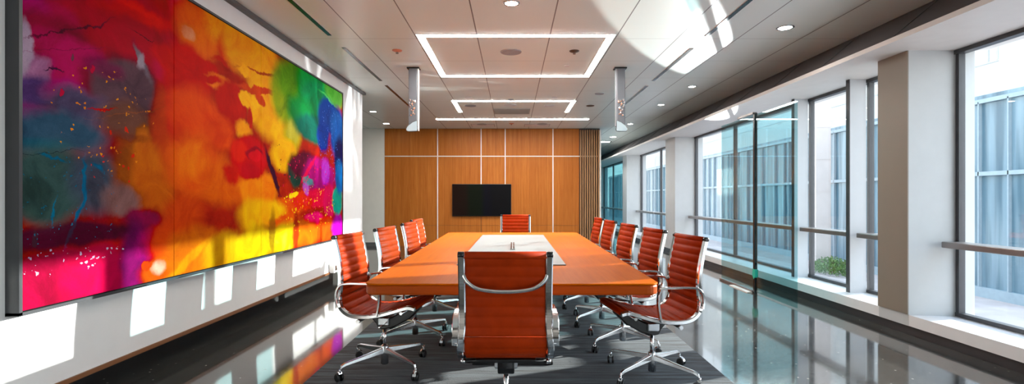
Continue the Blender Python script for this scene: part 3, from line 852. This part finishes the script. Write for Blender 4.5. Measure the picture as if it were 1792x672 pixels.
# hanging pillars
def pillar():
    o = empty('hanging_pillar')
    MB().box(-.085, .085, -.06, .06, -.018, 0).build('ceiling_plate', M['black'], o, .004)
    body = MB().prism([(-.055,-.05),(.045,-.05),(.062,-.035),(.062,.035),(.045,.05),(-.055,.05),(-.062,.035),(-.062,-.035)], -.80, -.018, 'z')
    body.build('body', M['pillar_grey'], o)
    MB().box(.062, .070, -.045, .045, -.86, -.02).build('light_edge', M['strip_white'], o)
    # angled glass blade at the foot
    bl = MB().prism([(-.085,-.865),(-.088,-.84),(-.06,-.80),(.0,-.755),(.05,-.735),(.058,-.74),(.058,-.87),(-.06,-.875)], -.066, -.052).build('glass_blade', M['pale_blue'], o)
    edge = spline([(-.085,-.059,-.865),(-.088,-.059,-.84),(-.06,-.059,-.80),(.0,-.059,-.755),(.056,-.059,-.735),(.060,-.059,-.80),(.060,-.059,-.872),(-.06,-.059,-.877),(-.085,-.059,-.865)], 3)
    MB().tube(edge, .004, 6).build('blade_edge', M['frame_dark'], bl)
    cr = MB(); random.seed(3)
    for i in range(20):
        x, z, r = random.uniform(-.055,.03), random.uniform(-.66,-.44), random.uniform(.010,.018)
        c = Vector((x, -.055, z))
        cr.add([c+Vector(d)*r for d in ((1,0,0),(-1,0,0),(0,0,1.2),(0,0,-1.2),(0,-1,0),(0,1,0))],
               [(0,2,4),(2,1,4),(1,3,4),(3,0,4),(2,0,5),(1,2,5),(3,1,5),(0,3,5)])
    cr.build('indicator_cluster', M['crystal'], o)
    return o
p = pillar(); p.location = (-1.357, 6.9, H)
tag(p, 'slim grey metal pillar hanging from the ceiling on the painting side of the light frame', 'ceiling pillar', 'hanging pillars')
q = copy_tree(p)
for ch in list(q.children):
    if ch.name.startswith('light_edge'): bpy.data.objects.remove(ch)
q.location = (1.474, 6.9, H); q.scale = (-1, 1, 1)
tag(q, 'slim grey metal pillar hanging from the ceiling on the window side of the light frame', 'ceiling pillar', 'hanging pillars')

# floor-level socket box on the left wall foot
o = empty('socket_box', (WL, 7.15, .20))
MB().box(0, .07, -.17, .17, 0, .13).build('casing', M['white_plastic'], o, .006)
MB().box(.07, .075, -.13, .05, .03, .10).build('cover', M['alu'], o, .002)
tag(o, 'small grey white socket box at the foot of the left wall', 'socket')

# ------------------------------------------------------------------ OUTSIDE
GZ = -1.7
M['paving'] = simple('paving', (.42,.35,.33,1), .8, var=.12, scale=1.5)
M['facade_pale'] = simple('facade_pale', (.50,.50,.49,1), .6, var=.05, scale=.5)
M['facade_line'] = simple('facade_line', (.42,.44,.46,1), .5)
M['stone'] = simple('stone', (.55,.47,.43,1), .7, var=.06, scale=2)
M['slab'] = simple('slab', (.28,.35,.39,1), .5)
def m_curtain():
    t = NT('curtain_wall_glass'); v = t.coords((1, 1.3, .05)); f = t.noise(v, 1.2, 3, .6)
    v2 = t.coords((1, 2.2, .12)); wn = t.noise(v2, 2.0, 2)
    c = t.ramp(f, [(.35, (.04,.09,.13,1)), (.5, (.09,.17,.22,1)), (.65, (.18,.28,.33,1))])
    c = t.mix(.4, c, t.ramp(wn, [(.4, (.03,.08,.11,1)), (.6, (.26,.36,.41,1))]))
    t.set(color=c, rough=.25, spec=.6)
    return t.m
M['curtain'] = m_curtain()
g = MB().box(4.3, 90, -20, 120, GZ-.2, GZ).build('ground', M['paving']); g['kind'] = 'structure'
b = empty('office_building', (14, 13.2, GZ))
tag(b, 'low blue glass office building with white vertical fins outside the windows', 'building')
MB().box(.0, 8, 0, 60, 0, 6.0).build('glass_facade', M['curtain'], b)
for z in (.0, 3.6, 5.75):
    MB().box(-.10, .0, 0, 60, z, z+(.12 if z else .3)).build('floor_slab', M['slab'], b)
fn = MB()
y = 0.0; random.seed(5)
while y < 60:
    fn.box(-.10, .0, y, y+.035, .3, 5.8); y += random.choice((.45, .9, .9, 1.35))
fn.build('fin_row', M['slab'], b)
b = empty('exterior_tower', (30, 31, GZ))
tag(b, 'tall pale panelled building rising hazily behind the blue glass building', 'building')
MB().box(0, 12, 0, 80, 0, 24).build('wall', M['facade_pale'], b)
ln = MB()
random.seed(9)
for k in range(12): ln.box(-.04, 0, 0, 80, 2*k+1.4, 2*k+1.5)
for k in range(90):
    z0 = 2*random.randint(0, 11)+1.5; yy = random.uniform(0, 79); ln.box(-.05, 0, yy, yy+.10, z0, z0+1.9*random.choice((1,1,2)))
ln.build('panel_joint', M['facade_line'], b)
o = MB().box(-.3, .3, -.22, .22, 0, 9)
for k in range(7): o.box(-.31, .31, -.23, .23, k*1.3+.6, k*1.3+.63)
o = o.build('stone_pillar', M['stone']); o.location = (12.6, 20.6, GZ)
tag(o, 'pinkish stone clad pillar outside, seen through the window with the shrub', 'pillar')
def m_leaf():
    t = NT('leaf'); v = t.coords(); f = t.noise(v, 14, 3)
    t.set(color=t.ramp(f, [(.3, (.03,.09,.02,1)), (.7, (.14,.26,.06,1))]), rough=.6); return t.m
M['leaf'] = m_leaf()
def shrub(loc, R, hgt, n, label):
    o = empty('shrub', loc); mb = MB()
    for i in range(n):
        a = random.uniform(0, 2*PI); rr = R*math.sqrt(random.random()); z = random.uniform(.05, hgt)*(1-.5*rr/R)
        c = Vector((rr*math.cos(a), rr*math.sin(a)*1.6, z)); d = Vector((random.uniform(-1,1), random.uniform(-1,1), random.uniform(.2,1.4))).normalized()
        s_ = d.cross(Vector((random.random(), random.random(), .3))).normalized(); L_ = random.uniform(.06,.13)
        mb.add([c, c+d*L_*.5+s_*L_*.18, c+d*L_, c+d*L_*.5-s_*L_*.18], [(0,1,2,3)])
    mb.build('foliage', M['leaf'], o)
    st = MB()
    for i in range(14):
        a = random.uniform(0, 2*PI); st.tube([(0.05*math.cos(a),.05*math.sin(a),0), (R*.6*math.cos(a), R*.8*math.sin(a), hgt*.7)], .008, 5)
    st.build('stem', M['dark_bronze'], o); tag(o, label, 'shrub', 'shrubs outside')
    return o
shrub((12.3, 19.3, GZ), .6, .75, 1800, 'low green shrub outside at the foot of the stone pillar')

# ------------------------------------------------------------------ LIGHT
w = bpy.data.worlds.new('World'); bpy.context.scene.world = w; w.use_nodes = True
nt = w.node_tree; bg = nt.nodes['Background']
tc = nt.nodes.new('ShaderNodeTexCoord'); sx = nt.nodes.new('ShaderNodeSeparateXYZ'); rp = nt.nodes.new('ShaderNodeValToRGB')
nt.links.new(tc.outputs['Generated'], sx.inputs[0]); nt.links.new(sx.outputs[2], rp.inputs[0])
e = rp.color_ramp.elements; e[0].position = 0; e[0].color = (1,.97,.93,1); e[1].position = .6; e[1].color = (.62,.78,1,1)
nt.links.new(rp.outputs[0], bg.inputs[0]); bg.inputs[1].default_value = 2.9
sun = bpy.data.lights.new('sun', 'SUN'); sun.energy = 10; sun.angle = math.radians(.7); sun.color = (1,.95,.88)
so = bpy.data.objects.new('sun', sun); C.objects.link(so)
so.rotation_euler = Vector((-1, -.40, -.25)).to_track_quat('-Z', 'Y').to_euler(); so.location = (20, 5, 6)

# low sunlight thrown back up by the wet paving and glass outside, landing on the ceiling
sp = bpy.data.lights.new('sun_glint', 'SPOT'); sp.energy = 9500; sp.spot_size = math.radians(6.2); sp.spot_blend = .15; sp.shadow_soft_size = .04
sp.color = (1,.97,.93)
po = bpy.data.objects.new('sun_glint', sp); C.objects.link(po); po.location = (6.5, 14.0, .75)
po.rotation_euler = (Vector((1.92, 5.75, H)) - po.location).to_track_quat('-Z', 'Y').to_euler()

# a weaker rippled glint on the upper left wall
s2 = bpy.data.lights.new('sun_ripple', 'SPOT'); s2.energy = 5200; s2.spot_size = math.radians(17); s2.spot_blend = .5; s2.shadow_soft_size = .03
s2.color = (1,.98,.95); s2.use_nodes = True
ln_ = s2.node_tree; em = ln_.nodes['Emission']; tcx = ln_.nodes.new('ShaderNodeTexCoord'); nz = ln_.nodes.new('ShaderNodeTexNoise')
mp = ln_.nodes.new('ShaderNodeMapping'); mp.inputs['Scale'].default_value = (14, 5, 14)
ln_.links.new(tcx.outputs['Normal'], mp.inputs[0]); ln_.links.new(mp.outputs[0], nz.inputs['Vector'])
nz.inputs['Scale'].default_value = 1.6; nz.inputs['Detail'].default_value = 1.5; nz.inputs['Distortion'].default_value = 1.2
rr_ = ln_.nodes.new('ShaderNodeMapRange'); rr_.inputs['From Min'].default_value = .5; rr_.inputs['From Max'].default_value = .68
ln_.links.new(nz.outputs['Fac'], rr_.inputs['Value']); ln_.links.new(rr_.outputs[0], em.inputs['Strength'])
p2 = bpy.data.objects.new('sun_ripple', s2); C.objects.link(p2); p2.location = (7.0, 9.9, -.3)
p2.rotation_euler = (Vector((WL, 7.2, 2.55)) - p2.location).to_track_quat('-Z', 'Y').to_euler()

# ------------------------------------------------------------------ CAMERA
cam = bpy.data.cameras.new('camera'); co = bpy.data.objects.new('camera', cam); C.objects.link(co)
co.location = (0, 0, CAMZ); co.rotation_euler = (PI/2, 0, 0)
cam.sensor_width = 36; cam.sensor_fit = 'HORIZONTAL'; cam.lens = F/1792*36
cam.shift_x = -1/1792; cam.shift_y = 10/1792; cam.clip_start = .05; cam.clip_end = 300
sc = bpy.context.scene; sc.camera = co
sc.view_settings.view_transform = 'Standard'; sc.view_settings.look = 'None'
sc.view_settings.gamma = 1; sc.view_settings.use_curve_mapping = False
sc.view_settings.exposure = 0.64
sc.cycles.max_bounces = 10; sc.cycles.diffuse_bounces = 5; sc.cycles.glossy_bounces = 5; sc.cycles.transparent_max_bounces = 16
sc.cycles.sample_clamp_indirect = 8
